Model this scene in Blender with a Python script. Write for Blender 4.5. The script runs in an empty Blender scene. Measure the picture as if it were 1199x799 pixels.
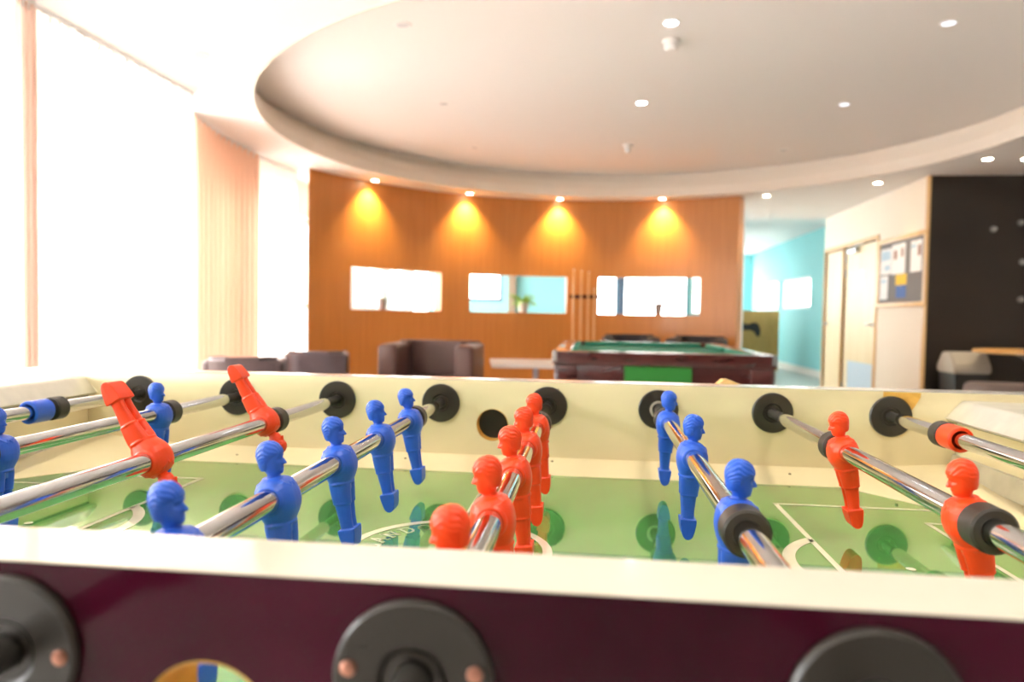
import bpy, bmesh, math, random
from mathutils import Vector, Matrix
random.seed(7)
C = bpy.context.scene.collection
PI = math.pi
ZR = 0.866            # rod axis height above the floor

# ------------------------------------------------------------------ materials
def mat(name, color, rough=0.5, metal=0.0, spec=0.5, coat=0.0, coat_rough=0.05, bump=None, vary=None, sheen=0.0, trans=None, sss=0.0):
    m = bpy.data.materials.new(name); m.use_nodes = True
    nt = m.node_tree; b = nt.nodes['Principled BSDF']
    b.inputs['Base Color'].default_value = (*color, 1)
    b.inputs['Roughness'].default_value = rough
    b.inputs['Metallic'].default_value = metal
    b.inputs['Specular IOR Level'].default_value = spec
    b.inputs['Coat Weight'].default_value = coat
    b.inputs['Coat Roughness'].default_value = coat_rough
    if sss:
        b.inputs['Subsurface Weight'].default_value = sss
        b.inputs['Subsurface Radius'].default_value = (.004, .0015, .001)
    tc = nt.nodes.new('ShaderNodeTexCoord')
    if vary:        # (scale xyz, amount) soft colour variation of the surface itself
        mp = nt.nodes.new('ShaderNodeMapping'); mp.inputs['Scale'].default_value = vary[0]
        nz = nt.nodes.new('ShaderNodeTexNoise'); nz.inputs['Scale'].default_value = 1; nz.inputs['Detail'].default_value = 5
        rp = nt.nodes.new('ShaderNodeValToRGB')
        k = vary[1]
        rp.color_ramp.elements[0].position = .3; rp.color_ramp.elements[1].position = .7
        rp.color_ramp.elements[0].color = (*[c * (1 - k) for c in color], 1)
        rp.color_ramp.elements[1].color = (*[min(1, c * (1 + k)) for c in color], 1)
        nt.links.new(tc.outputs['Object'], mp.inputs[0]); nt.links.new(mp.outputs[0], nz.inputs[0])
        nt.links.new(nz.outputs['Fac'], rp.inputs[0]); nt.links.new(rp.outputs[0], b.inputs['Base Color'])
    if bump:        # (scale xyz, strength, distance)
        mp = nt.nodes.new('ShaderNodeMapping'); mp.inputs['Scale'].default_value = bump[0]
        nz = nt.nodes.new('ShaderNodeTexNoise'); nz.inputs['Scale'].default_value = 1; nz.inputs['Detail'].default_value = 3
        bp = nt.nodes.new('ShaderNodeBump'); bp.inputs['Strength'].default_value = bump[1]; bp.inputs['Distance'].default_value = bump[2]
        nt.links.new(tc.outputs['Object'], mp.inputs[0]); nt.links.new(mp.outputs[0], nz.inputs[0])
        nt.links.new(nz.outputs['Fac'], bp.inputs['Height']); nt.links.new(bp.outputs[0], b.inputs['Normal'])
    return m

def emis(name, color, strength):
    m = bpy.data.materials.new(name); m.use_nodes = True
    nt = m.node_tree; nt.nodes.clear()
    e = nt.nodes.new('ShaderNodeEmission'); e.inputs[0].default_value = (*color, 1); e.inputs[1].default_value = strength
    o = nt.nodes.new('ShaderNodeOutputMaterial'); nt.links.new(e.outputs[0], o.inputs[0])
    return m

def fabric(name, color, see, trans):
    m = bpy.data.materials.new(name); m.use_nodes = True
    nt = m.node_tree; nt.nodes.clear()
    d = nt.nodes.new('ShaderNodeBsdfDiffuse'); d.inputs[0].default_value = (*color, 1)
    t = nt.nodes.new('ShaderNodeBsdfTranslucent'); t.inputs[0].default_value = (*color, 1)
    p = nt.nodes.new('ShaderNodeBsdfTransparent'); p.inputs[0].default_value = (1, 1, 1, 1)
    m1 = nt.nodes.new('ShaderNodeMixShader'); m1.inputs[0].default_value = trans
    m2 = nt.nodes.new('ShaderNodeMixShader'); m2.inputs[0].default_value = see
    o = nt.nodes.new('ShaderNodeOutputMaterial')
    nt.links.new(d.outputs[0], m1.inputs[1]); nt.links.new(t.outputs[0], m1.inputs[2])
    nt.links.new(m1.outputs[0], m2.inputs[1]); nt.links.new(p.outputs[0], m2.inputs[2])
    nt.links.new(m2.outputs[0], o.inputs[0])
    return m

def glass(name):
    m = bpy.data.materials.new(name); m.use_nodes = True
    nt = m.node_tree; nt.nodes.clear()
    g = nt.nodes.new('ShaderNodeBsdfGlossy'); g.inputs['Roughness'].default_value = .02
    p = nt.nodes.new('ShaderNodeBsdfTransparent')
    mx = nt.nodes.new('ShaderNodeMixShader'); mx.inputs[0].default_value = .06
    o = nt.nodes.new('ShaderNodeOutputMaterial')
    nt.links.new(p.outputs[0], mx.inputs[1]); nt.links.new(g.outputs[0], mx.inputs[2]); nt.links.new(mx.outputs[0], o.inputs[0])
    return m

def wood(name, c1, c2, scale, rough=.4, coat=0.0):
    m = bpy.data.materials.new(name); m.use_nodes = True
    nt = m.node_tree; b = nt.nodes['Principled BSDF']
    b.inputs['Roughness'].default_value = rough; b.inputs['Coat Weight'].default_value = coat; b.inputs['Coat Roughness'].default_value = .15
    tc = nt.nodes.new('ShaderNodeTexCoord'); mp = nt.nodes.new('ShaderNodeMapping'); mp.inputs['Scale'].default_value = scale
    nz = nt.nodes.new('ShaderNodeTexNoise'); nz.inputs['Scale'].default_value = 1; nz.inputs['Detail'].default_value = 8; nz.inputs['Distortion'].default_value = .6
    rp = nt.nodes.new('ShaderNodeValToRGB')
    rp.color_ramp.elements[0].position = .3; rp.color_ramp.elements[1].position = .72
    rp.color_ramp.elements[0].color = (*c1, 1); rp.color_ramp.elements[1].color = (*c2, 1)
    bp = nt.nodes.new('ShaderNodeBump'); bp.inputs['Strength'].default_value = .08; bp.inputs['Distance'].default_value = .002
    nt.links.new(tc.outputs['Object'], mp.inputs[0]); nt.links.new(mp.outputs[0], nz.inputs[0])
    nt.links.new(nz.outputs['Fac'], rp.inputs[0]); nt.links.new(rp.outputs[0], b.inputs['Base Color'])
    nt.links.new(nz.outputs['Fac'], bp.inputs['Height']); nt.links.new(bp.outputs[0], b.inputs['Normal'])
    return m

M = {}
M['cream'] = mat('cream_laminate', (.80, .69, .42), .22, spec=.5, vary=((9, 9, 14), .05), bump=((60, 60, 60), .02, .001))
M['cream_top'] = mat('cream_rail_top', (.70, .65, .53), .11, spec=1.0, coat=.6, coat_rough=.08, vary=((12, 12, 12), .04))
M['edge'] = mat('aluminium_edge', (.80, .78, .72), .25, metal=.7)
M['maroon'] = mat('maroon_laminate', (.052, .0035, .014), .12, spec=.22, coat=.08, coat_rough=.04, vary=((7, 7, 5), .45), bump=((130, 130, 130), .02, .001))
M['field'] = mat('green_playfield', (.075, .31, .065), .05, spec=.75, coat=1.0, coat_rough=.03, vary=((7, 5, 5), .16), bump=((30, 220, 30), .02, .0004))
M['line'] = mat('printed_line', (.78, .73, .56), .05, spec=.6, coat=1.0, coat_rough=.03, vary=((60, 60, 10), .05))
M['endwhite'] = mat('satin_end_profile', (.66, .63, .54), .28, metal=.45, spec=.6, vary=((10, 40, 40), .08))
M['gap_shade'] = mat('gap_shade', (.02, .018, .015), .6)  # dark filler colour, stands in for shade in gaps and openings
M['blackp'] = mat('black_plastic', (.031, .026, .020), .30, spec=.6, bump=((900, 900, 900), .06, .0003))
M['rubber'] = mat('black_rubber', (.036, .030, .023), .46, spec=.45)
M['sleeve'] = mat('black_nylon_sleeve', (.035, .032, .028), .38)
M['washer'] = mat('bearing_washer', (.45, .40, .33), .4)
M['copper'] = mat('copper_screw', (.55, .26, .18), .35, metal=.8)
M['steelscrew'] = mat('dull_screw', (.22, .17, .09), .45, metal=.6)
M['chrome'] = mat('chrome_tube', (.60, .61, .62), .08, metal=1.0, bump=((900, 60, 900), .015, .0003))
M['woodpatch'] = wood('bare_wood', (.62, .32, .05), (.80, .47, .09), (60, 12, 60), .6)
M['tan'] = wood('tan_wood', (.62, .38, .12), (.80, .56, .24), (60, 20, 60), .5)

def figure_mat(name, color):
    m = mat(name, color, .36, spec=.45, sss=.12)
    nt = m.node_tree; b = nt.nodes['Principled BSDF']
    tc = nt.nodes.new('ShaderNodeTexCoord')
    nz = nt.nodes.new('ShaderNodeTexNoise'); nz.inputs['Scale'].default_value = 700; nz.inputs['Detail'].default_value = 2
    nt.links.new(tc.outputs['Object'], nz.inputs[0])
    # raised mould seam along the side of the body: a ridge at x = -1 mm
    sp = nt.nodes.new('ShaderNodeSeparateXYZ'); nt.links.new(tc.outputs['Object'], sp.inputs[0])
    a = nt.nodes.new('ShaderNodeMath'); a.operation = 'ADD'; a.inputs[1].default_value = .001; nt.links.new(sp.outputs[0], a.inputs[0])
    ab = nt.nodes.new('ShaderNodeMath'); ab.operation = 'ABSOLUTE'; nt.links.new(a.outputs[0], ab.inputs[0])
    mr = nt.nodes.new('ShaderNodeMapRange'); mr.inputs[1].default_value = 0; mr.inputs[2].default_value = .00045; mr.inputs[3].default_value = 1; mr.inputs[4].default_value = 0
    nt.links.new(ab.outputs[0], mr.inputs[0])
    ad = nt.nodes.new('ShaderNodeMath'); ad.operation = 'MULTIPLY_ADD'; ad.inputs[1].default_value = .15
    nt.links.new(nz.outputs['Fac'], ad.inputs[0]); nt.links.new(mr.outputs[0], ad.inputs[2])
    bp = nt.nodes.new('ShaderNodeBump'); bp.inputs['Strength'].default_value = .35; bp.inputs['Distance'].default_value = .0004
    nt.links.new(ad.outputs[0], bp.inputs['Height']); nt.links.new(bp.outputs[0], b.inputs['Normal'])
    return m
M['blue'] = figure_mat('blue_moulded_plastic', (.020, .110, .62))
M['red'] = figure_mat('red_moulded_plastic', (.90, .060, .008))

M['ivory'] = mat('ivory_wall_paint', (.80, .71, .59), .7, vary=((2, 2, 2), .015))
M['white'] = mat('white_paint', (.80, .78, .75), .75, vary=((2, 2, 2), .015))
M['ceilm'] = mat('matt_ceiling_paint', (.80, .78, .765), .85)
M['lip'] = mat('ivory_lip_paint', (.80, .75, .67), .7)
M['orange'] = wood('orange_wood_veneer', (.48, .188, .042), (.56, .230, .055), (40, 40, 1.4), .38, .25)
M['darkwall'] = mat('dark_brown_panel', (.022, .016, .012), .42, vary=((2, 2, 2), .15))
M['turq'] = mat('turquoise_paint', (.27, .64, .67), .7)
M['floor'] = mat('pale_vinyl', (.50, .47, .43), .35, vary=((3, 3, 3), .12))
M['frame'] = mat('white_frame', (.75, .76, .76), .4)
M['bluegrey'] = mat('blue_grey_frame', (.10, .16, .24), .4)
M['glass'] = glass('window_glass')
M['sheer'] = fabric('sheer_white_fabric', (.95, .84, .74), .10, .55)
M['peach'] = fabric('shaded_peach_fabric', (.86, .61, .46), .012, .12)  # low transmission and deeper peach put the pier's shade into the fabric
M['peachlight'] = fabric('light_peach_fabric', (.90, .74, .66), .02, .20)
M['greycurt'] = fabric('grey_fabric', (.62, .58, .55), .03, .4)
M['leather'] = mat('brown_grey_leather', (.115, .060, .052), .36, spec=.5, bump=((150, 150, 150), .12, .001))
M['leathergrey'] = mat('grey_leather', (.12, .09, .10), .34, spec=.6, bump=((150, 150, 150), .12, .001))
M['charcoal'] = mat('charcoal_fabric', (.055, .05, .055), .7)
M['mahog'] = wood('mahogany', (.045, .010, .010), (.085, .020, .017), (8, 30, 30), .16, .8)
M['baize'] = mat('green_baize', (.02, .20, .12), .85)
M['baize2'] = mat('green_panel', (.016, .20, .022), .6)
M['whitetop'] = mat('white_table_top', (.78, .74, .70), .35)
M['steel'] = mat('brushed_steel', (.45, .48, .60), .35, metal=.8)
M['steelgrey'] = mat('grey_steel', (.30, .30, .29), .4, metal=.5)
M['cue'] = wood('cue_maple', (.70, .42, .19), (.80, .55, .30), (60, 60, 4), .35)
M['cuebutt'] = wood('cue_dark_butt', (.10, .04, .02), (.2, .09, .04), (60, 60, 4), .35)
M['doorw'] = wood('pale_beech_door', (.74, .60, .36), (.80, .68, .45), (20, 14, 1.5), .45)
M['doorframe'] = wood('beech_frame', (.62, .38, .15), (.70, .46, .2), (20, 20, 2), .45)
M['kick'] = mat('pale_blue_kick_plate', (.52, .63, .74), .35)
M['metal'] = mat('satin_metal', (.5, .5, .48), .35, metal=.9)
M['felt'] = mat('grey_felt', (.20, .19, .19), .9)
M['paper'] = mat('white_paper', (.82, .82, .82), .8)
M['pyellow'] = mat('yellow_paper', (.85, .55, .05), .8)
M['pblue'] = mat('blue_paper', (.08, .16, .42), .8)
M['printblue'] = mat('printed_blue', (.45, .60, .70), .8)
M['printred'] = mat('printed_brown', (.35, .22, .18), .8)
M['tabletop'] = wood('amber_table_top', (.60, .32, .09), (.72, .42, .13), (4, 30, 30), .35)
M['binlid'] = mat('pale_grey_lid', (.48, .44, .36), .45)
M['binbody'] = mat('dark_bin_body', (.045, .043, .042), .4)
M['bench'] = mat('taupe_upholstery', (.19, .14, .125), .7)
M['pot'] = mat('white_pot', (.75, .75, .76), .3)
M['potdark'] = mat('grey_pot', (.30, .28, .28), .4)
M['leaf'] = mat('leaf_green', (.26, .50, .05), .5)
M['soil'] = mat('soil', (.03, .02, .012), .9)
M['partition'] = wood('ochre_board', (.36, .21, .05), (.45, .27, .075), (20, 20, 3), .5)
M['blackink'] = mat('black_print', (.012, .012, .014), .5)
M['brownpost'] = mat('brown_post', (.30, .22, .15), .6)
M['warm'] = emis('warm_lamp_glow', (1, .86, .62), 40)
M['cool'] = emis('cool_lamp_glow', (.93, .96, 1), 40)
M['dim'] = emis('dim_lamp_glow', (.90, .92, 1), 1.3)
M['lampwhite'] = mat('lamp_trim', (.80, .79, .78), .4)
M['lensoff'] = mat('unlit_lens', (.66, .66, .68), .25)

# ------------------------------------------------------------------ mesh helpers (world coordinates unless said)
def obj(name, bm, m, parent=None, label=None, cat=None, group=None, kind=None, smooth=35):
    me = bpy.data.meshes.new(name)
    bmesh.ops.recalc_face_normals(bm, faces=bm.faces[:])
    bm.to_mesh(me); bm.free()
    for p in me.polygons: p.use_smooth = True
    me.set_sharp_from_angle(angle=math.radians(smooth))
    for k in (m if isinstance(m, (list, tuple)) else [m]): me.materials.append(M[k] if isinstance(k, str) else k)
    o = bpy.data.objects.new(name, me); C.objects.link(o)
    return finish(o, parent, label, cat, group, kind)

def finish(o, parent=None, label=None, cat=None, group=None, kind=None):
    if parent is not None:
        o.parent = parent
        if parent.get('_world') is not None or True:
            o.matrix_parent_inverse = world_of(parent).inverted()
    if label: o['label'] = label
    if cat: o['category'] = cat
    if group: o['group'] = group
    if kind: o['kind'] = kind
    return o

def world_of(o):
    m = o.matrix_basis.copy()
    if o.parent is not None:
        m = world_of(o.parent) @ o.matrix_parent_inverse @ m
    return m

def thing(name, label, cat, loc=(0, 0, 0), rz=0, group=None):
    o = bpy.data.objects.new(name, None); C.objects.link(o)
    o.empty_display_size = .05
    o.location = loc; o.rotation_euler = (0, 0, rz)
    o['label'] = label; o['category'] = cat
    if group: o['group'] = group
    return o

def dup(root, loc, rz, label, group=None):
    r = root.copy(); C.objects.link(r); r.location = loc; r.rotation_euler = (0, 0, rz); r['label'] = label
    if group: r['group'] = group
    def kids(src, dst):
        for ch in [c for c in bpy.data.objects if c.parent == src]:
            c = ch.copy(); C.objects.link(c); c.parent = dst
            kids(ch, c)
    kids(root, r)
    return r

def add_box(bm, x0, x1, y0, y1, z0, z1, bev=0.0, seg=2, mi=0):
    g = bmesh.ops.create_cube(bm, size=1)
    vs = g['verts']
    for v in vs:
        v.co = Vector(((x0 + x1) / 2 + v.co.x * (x1 - x0), (y0 + y1) / 2 + v.co.y * (y1 - y0), (z0 + z1) / 2 + v.co.z * (z1 - z0)))
    fs = {f for v in vs for f in v.link_faces}
    for f in fs: f.material_index = mi
    if bev > 0:
        es = list({e for v in vs for e in v.link_edges})
        r = bmesh.ops.bevel(bm, geom=es, offset=bev, segments=seg, affect='EDGES', profile=.5)
        for f in r['faces']: f.material_index = mi
    return vs

def box(x0, x1, y0, y1, z0, z1, bev=0.0, seg=2):
    bm = bmesh.new(); add_box(bm, x0, x1, y0, y1, z0, z1, bev, seg); return bm

def frame_axes(d):
    d = Vector(d).normalized()
    a = Vector((0, 0, 1)) if abs(d.z) < .9 else Vector((1, 0, 0))
    u = d.cross(a).normalized(); v = u.cross(d).normalized()
    return d, u, v

def add_lathe(bm, origin, axis, prof, n=32, mi=0, cap0=True, cap1=True):
    """prof: list of (t along axis, radius)"""
    d, u, v = frame_axes(axis); o = Vector(origin)
    rings = []
    for t, r in prof:
        rings.append([bm.verts.new(o + d * t + (u * math.cos(2 * PI * i / n) + v * math.sin(2 * PI * i / n)) * max(r, 1e-5)) for i in range(n)])
    for a, b in zip(rings[:-1], rings[1:]):
        for i in range(n):
            f = bm.faces.new((a[i], a[(i + 1) % n], b[(i + 1) % n], b[i])); f.material_index = mi
    if cap0: f = bm.faces.new(rings[0][::-1]); f.material_index = mi
    if cap1: f = bm.faces.new(rings[-1]); f.material_index = mi
    return rings

def lathe(origin, axis, prof, n=32, cap0=True, cap1=True):
    bm = bmesh.new(); add_lathe(bm, origin, axis, prof, n, 0, cap0, cap1); return bm

def ring_lathe(bm, origin, axis, prof, n=32, mi=0):
    """closed profile loop -> torus-like solid"""
    d, u, v = frame_axes(axis); o = Vector(origin)
    rings = [[bm.verts.new(o + d * t + (u * math.cos(2 * PI * i / n) + v * math.sin(2 * PI * i / n)) * r) for i in range(n)] for t, r in prof]
    k = len(rings)
    for j in range(k):
        a, b = rings[j], rings[(j + 1) % k]
        for i in range(n):
            f = bm.faces.new((a[i], a[(i + 1) % n], b[(i + 1) % n], b[i])); f.material_index = mi

def add_tube(bm, pts, r, n=8, mi=0):
    pts = [Vector(p) for p in pts]
    rings = []
    for i, p in enumerate(pts):
        d = (pts[min(i + 1, len(pts) - 1)] - pts[max(i - 1, 0)])
        d, u, v = frame_axes(d)
        rr = r[i] if isinstance(r, (list, tuple)) else r
        rings.append([bm.verts.new(p + (u * math.cos(2 * PI * k / n) + v * math.sin(2 * PI * k / n)) * rr) for k in range(n)])
    for a, b in zip(rings[:-1], rings[1:]):
        for k in range(n):
            f = bm.faces.new((a[k], a[(k + 1) % n], b[(k + 1) % n], b[k])); f.material_index = mi
    f = bm.faces.new(rings[0][::-1]); f.material_index = mi
    f = bm.faces.new(rings[-1]); f.material_index = mi

def add_prism(bm, poly, axis, a0, a1, mi=0):
    """poly in the two other axes (in xyz order), extruded along axis index"""
    def P(p, a):
        l = list(p); l.insert(axis, a); return Vector(l)
    A = [bm.verts.new(P(p, a0)) for p in poly]; B = [bm.verts.new(P(p, a1)) for p in poly]
    n = len(poly)
    fs = [bm.faces.new(A[::-1]), bm.faces.new(B)]
    for i in range(n): fs.append(bm.faces.new((A[i], A[(i + 1) % n], B[(i + 1) % n], B[i])))
    for f in fs: f.material_index = mi

def prism(poly, axis, a0, a1):
    bm = bmesh.new(); add_prism(bm, poly, axis, a0, a1); return bm

def cut(o, cutters):
    """boolean-difference real holes into o (list of bmesh)"""
    for bm in cutters:
        me = bpy.data.meshes.new('cut'); bmesh.ops.recalc_face_normals(bm, faces=bm.faces[:]); bm.to_mesh(me); bm.free()
        c = bpy.data.objects.new('cut', me); C.objects.link(c)
        md = o.modifiers.new('b', 'BOOLEAN'); md.operation = 'DIFFERENCE'; md.object = c; md.solver = 'EXACT'
        dg = bpy.context.evaluated_depsgraph_get(); dg.update()
        ne = bpy.data.meshes.new_from_object(o.evaluated_get(dg))
        o.modifiers.clear(); old = o.data; o.data = ne
        bpy.data.objects.remove(c); bpy.data.meshes.remove(me); bpy.data.meshes.remove(old)
    for p in o.data.polygons: p.use_smooth = True
    o.data.set_sharp_from_angle(angle=math.radians(35))
    return o

def grid_wall(us, zs, solid, thick, pos):
    """wall with openings: cells us x zs, solid(i,j)->bool; pos(u, z, t)->Vector, t in 0..1 through the thickness"""
    bm = bmesh.new(); vc = {}
    def V(i, j, t):
        k = (i, j, t)
        if k not in vc: vc[k] = bm.verts.new(pos(us[i], zs[j], t))
        return vc[k]
    n, m = len(us) - 1, len(zs) - 1
    S = lambda i, j: 0 <= i < n and 0 <= j < m and solid(i, j)
    for i in range(n):
        for j in range(m):
            if not S(i, j): continue
            for t in (0, 1): bm.faces.new((V(i, j, t), V(i + 1, j, t), V(i + 1, j + 1, t), V(i, j + 1, t)))
            for (di, dj, a, b) in ((-1, 0, (i, j), (i, j + 1)), (1, 0, (i + 1, j), (i + 1, j + 1)), (0, -1, (i, j), (i + 1, j)), (0, 1, (i, j + 1), (i + 1, j + 1))):
                if not S(i + di, j + dj):
                    bm.faces.new((V(*a, 0), V(*b, 0), V(*b, 1), V(*a, 1)))
    return bm

def hole_wall(name, axis, u0, u1, z0, z1, p0, p1, holes, m):
    """straight wall; axis 'x' = wall runs along x (at y p0..p1), 'y' = runs along y; holes (ua,ub,za,zb)"""
    us = sorted({u0, u1, *[h[0] for h in holes], *[h[1] for h in holes]})
    zs = sorted({z0, z1, *[h[2] for h in holes], *[h[3] for h in holes]})
    def solid(i, j):
        u, z = (us[i] + us[i + 1]) / 2, (zs[j] + zs[j + 1]) / 2
        return not any(h[0] < u < h[1] and h[2] < z < h[3] for h in holes)
    pos = (lambda u, z, t: Vector((u, p0 + (p1 - p0) * t, z))) if axis == 'x' else (lambda u, z, t: Vector((p0 + (p1 - p0) * t, u, z)))
    return obj(name, grid_wall(us, zs, solid, 0, pos), m, kind='structure')

# ------------------------------------------------------------------ player figure (millimetres, rod axis = y, +x is the front)
def loft(bm, secs, n=20, cap=True):
    """secs: (z, cx, cy, rx, ry, power)"""
    rings = []
    for z, cx, cy, rx, ry, p in secs:
        ring = []
        for i in range(n):
            a = 2 * PI * i / n; c, s = math.cos(a), math.sin(a)
            ring.append(bm.verts.new((cx + rx * math.copysign(abs(c) ** (2 / p), c), cy + ry * math.copysign(abs(s) ** (2 / p), s), z)))
        rings.append(ring)
    for a, b in zip(rings[:-1], rings[1:]):
        for i in range(n): bm.faces.new((a[i], a[(i + 1) % n], b[(i + 1) % n], b[i]))
    if cap:
        bm.faces.new(rings[0][::-1]); bm.faces.new(rings[-1])

def torus_tube(bm, pts, r):
    pts = [Vector(p) for p in pts]; n = len(pts); k = 6; rings = []
    for i in range(n):
        d = pts[(i + 1) % n] - pts[i - 1]; d, u, v = frame_axes(d)
        rings.append([bm.verts.new(pts[i] + (u * math.cos(2 * PI * j / k) + v * math.sin(2 * PI * j / k)) * r) for j in range(k)])
    for i in range(n):
        a, b = rings[i], rings[(i + 1) % n]
        for j in range(k): bm.faces.new((a[j], a[(j + 1) % k], b[(j + 1) % k], b[j]))

def make_figure_mesh():
    bm = bmesh.new()
    # head
    loft(bm, [(9.5, -.8, 0, 5.6, 6.2, 2), (12, -.4, 0, 4.9, 5.0, 2), (14.2, -.1, 0, 4.7, 4.7, 2), (15.6, 1.2, 0, 5.6, 4.9, 2.1), (17, 1.4, 0, 6.6, 5.6, 2.1),
              (19.5, .7, 0, 7.6, 6.5, 2.1), (22.5, .1, 0, 8.5, 7.1, 2.1), (26, -.3, 0, 9.0, 7.5, 2.1), (29, -.4, 0, 9.1, 7.6, 2), (32, -.5, 0, 8.6, 7.2, 2),
              (34.6, -.6, 0, 7.3, 6.1, 2), (36.7, -.7, 0, 5.0, 4.2, 2), (37.7, -.8, 0, 2.4, 2.0, 2)], 24)
    # hair shell: back, top and fringe
    loft(bm, [(18.5, -3.4, 0, 4.6, 5.9, 2), (21, -2.9, 0, 6.4, 7.1, 2), (24, -2.2, 0, 7.6, 7.9, 2), (27, -1.6, 0, 8.8, 8.5, 2), (29.2, -.4, 0, 10.2, 8.5, 2.1), (32, -.4, 0, 9.7, 8.0, 2),
              (35, -.6, 0, 7.9, 6.6, 2), (37.1, -.8, 0, 5.2, 4.5, 2), (38, -1, 0, 2.2, 1.9, 2)], 24)
    # nose, brow, lips, chin, ears
    loft(bm, [(21.2, 8.4, 0, 2.7, 1.8, 2), (22, 9.2, 0, 2.7, 1.8, 2), (24.5, 8.6, 0, 1.8, 1.2, 2), (26.6, 7.8, 0, 1.2, .9, 2)], 10)
    loft(bm, [(26.4, 6.7, 0, 2.2, 5.0, 2), (27.4, 6.9, 0, 2.5, 5.2, 2), (28.4, 6.6, 0, 2.3, 5.0, 2)], 14)
    loft(bm, [(18.6, 7.0, 0, 1.6, 2.4, 2), (19.3, 7.1, 0, 1.7, 2.5, 2), (20.0, 7.0, 0, 1.5, 2.3, 2)], 10)
    loft(bm, [(15.4, 5.6, 0, 1.8, 2.4, 2), (16.5, 6.0, 0, 2.1, 2.7, 2), (17.6, 5.7, 0, 1.8, 2.4, 2)], 10)
    for v in bm.verts:      # slim the head
        if v.co.z > 13: v.co.x *= .91; v.co.y *= .93
    # torso: shoulders down to the waist
    loft(bm, [(13.4, -.5, 0, 5.2, 6.2, 2.1), (12.2, -.3, 0, 8.0, 10.2, 2.2), (10, 0, 0, 10.6, 13.0, 2.4), (6.5, .2, 0, 12.6, 14.3, 2.6), (2, .4, 0, 13.7, 14.6, 2.8), (-3, .6, 0, 14.1, 14.3, 2.8),
              (-8, .6, 0, 13.5, 13.4, 2.6), (-12.5, .3, 0, 11.8, 12.0, 2.5), (-16, 0, 0, 10.0, 10.8, 2.5), (-18.5, -.2, 0, 9.2, 10.2, 2.5)], 28)
    # barrel boss around the rod
    n = 28; rings = []
    for y, r in ((-14.5, 8.6), (-14.4, 9.0), (-13, 10.0), (0, 12.0), (13, 10.0), (14.4, 9.0), (14.5, 8.6)):
        rings.append([bm.verts.new((r * math.cos(2 * PI * i / n), y, r * math.sin(2 * PI * i / n))) for i in range(n)])
    for a, b in zip(rings[:-1], rings[1:]):
        for i in range(n): bm.faces.new((a[i], a[(i + 1) % n], b[(i + 1) % n], b[i]))
    bm.faces.new(rings[0][::-1]); bm.faces.new(rings[-1])
    # shorts and legs (a slit runs between the legs)
    for s in (-1, 1):
        loft(bm, [(-16.5, -.1, s * 4.8, 8.9, 5.3, 2.4), (-20, -.2, s * 5.0, 9.1, 5.3, 2.4), (-27, -.4, s * 5.0, 8.5, 5.0, 2.4), (-34.2, -.5, s * 5.0, 7.7, 4.5, 2.4), (-34.6, -.5, s * 4.9, 6.7, 4.0, 2.3),
                  (-41, -.4, s * 4.8, 6.2, 3.9, 2.2), (-48, -.2, s * 4.7, 5.5, 3.9, 2.2), (-54, .1, s * 4.6, 5.2, 4.1, 2.3), (-59, .3, s * 4.5, 5.4, 4.4, 2.4)], 18)
    loft(bm, [(-15, -.2, 0, 8.2, 8.6, 2.4), (-24, -.3, 0, 7.4, 6, 2.4)], 18)
    # web that fills the slit at the back
    add_box(bm, -3.6, 1.2, -2.2, 2.2, -60, -22)
    # foot block: rounded bottom in side view
    prof = [(-6.9, -56.0), (7.4, -55.6), (7.3, -60), (6.1, -67.5), (4.9, -71.4), (2.8, -73.5), (.4, -74.1), (-1.9, -73.3), (-3.9, -71.0), (-5.1, -67.5), (-6.6, -60)]
    add_prism(bm, prof, 1, -9.6, 9.6)
    # waist band, shorts hem, collar
    torus_tube(bm, [(-.1 + 9.7 * math.cos(a), 10.7 * math.sin(a), -17.4) for a in [2 * PI * i / 28 for i in range(28)]], 1.25)
    for s in (-1, 1):
        torus_tube(bm, [(-.5 + 7.3 * math.cos(a), s * 4.9 + 4.4 * math.sin(a), -34.2) for a in [2 * PI * i / 20 for i in range(20)]], .95)
    torus_tube(bm, [(-.3 + 6.6 * math.cos(a), 7.6 * math.sin(a), 12.1 - 1.0 * math.cos(a)) for a in [2 * PI * i / 24 for i in range(24)]], .9)
    for s in (-1, 1):       # collar flaps on the chest
        add_tube(bm, [(5.6, s * 6.0, 12.2), (9.6, s * 7.0, 10.0), (12.6, s * 2.6, 6.6), (11.6, s * .4, 9.2)], .7, 6)
        add_tube(bm, [(-5.2, s * 6.8, 12.4), (-8.6, s * 8.6, 10.4), (-9.8, s * 3.4, 10.4)], .65, 6)
    for v in bm.verts: v.co *= .001
    me = bpy.data.meshes.new('player_figure'); bmesh.ops.recalc_face_normals(bm, faces=bm.faces[:]); bm.to_mesh(me); bm.free()
    o = bpy.data.objects.new('tmp', me); C.objects.link(o)
    r = o.modifiers.new('r', 'REMESH'); r.mode = 'VOXEL'; r.voxel_size = .00055; r.use_smooth_shade = True
    s = o.modifiers.new('s', 'SMOOTH'); s.factor = .5; s.iterations = 2
    dg = bpy.context.evaluated_depsgraph_get(); dg.update()
    ne = bpy.data.meshes.new_from_object(o.evaluated_get(dg)); ne.name = 'player_figure'
    bpy.data.objects.remove(o); bpy.data.meshes.remove(me)
    # combed strands on the hair, shallow eye sockets
    nr = [v.normal.copy() for v in ne.vertices]
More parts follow.
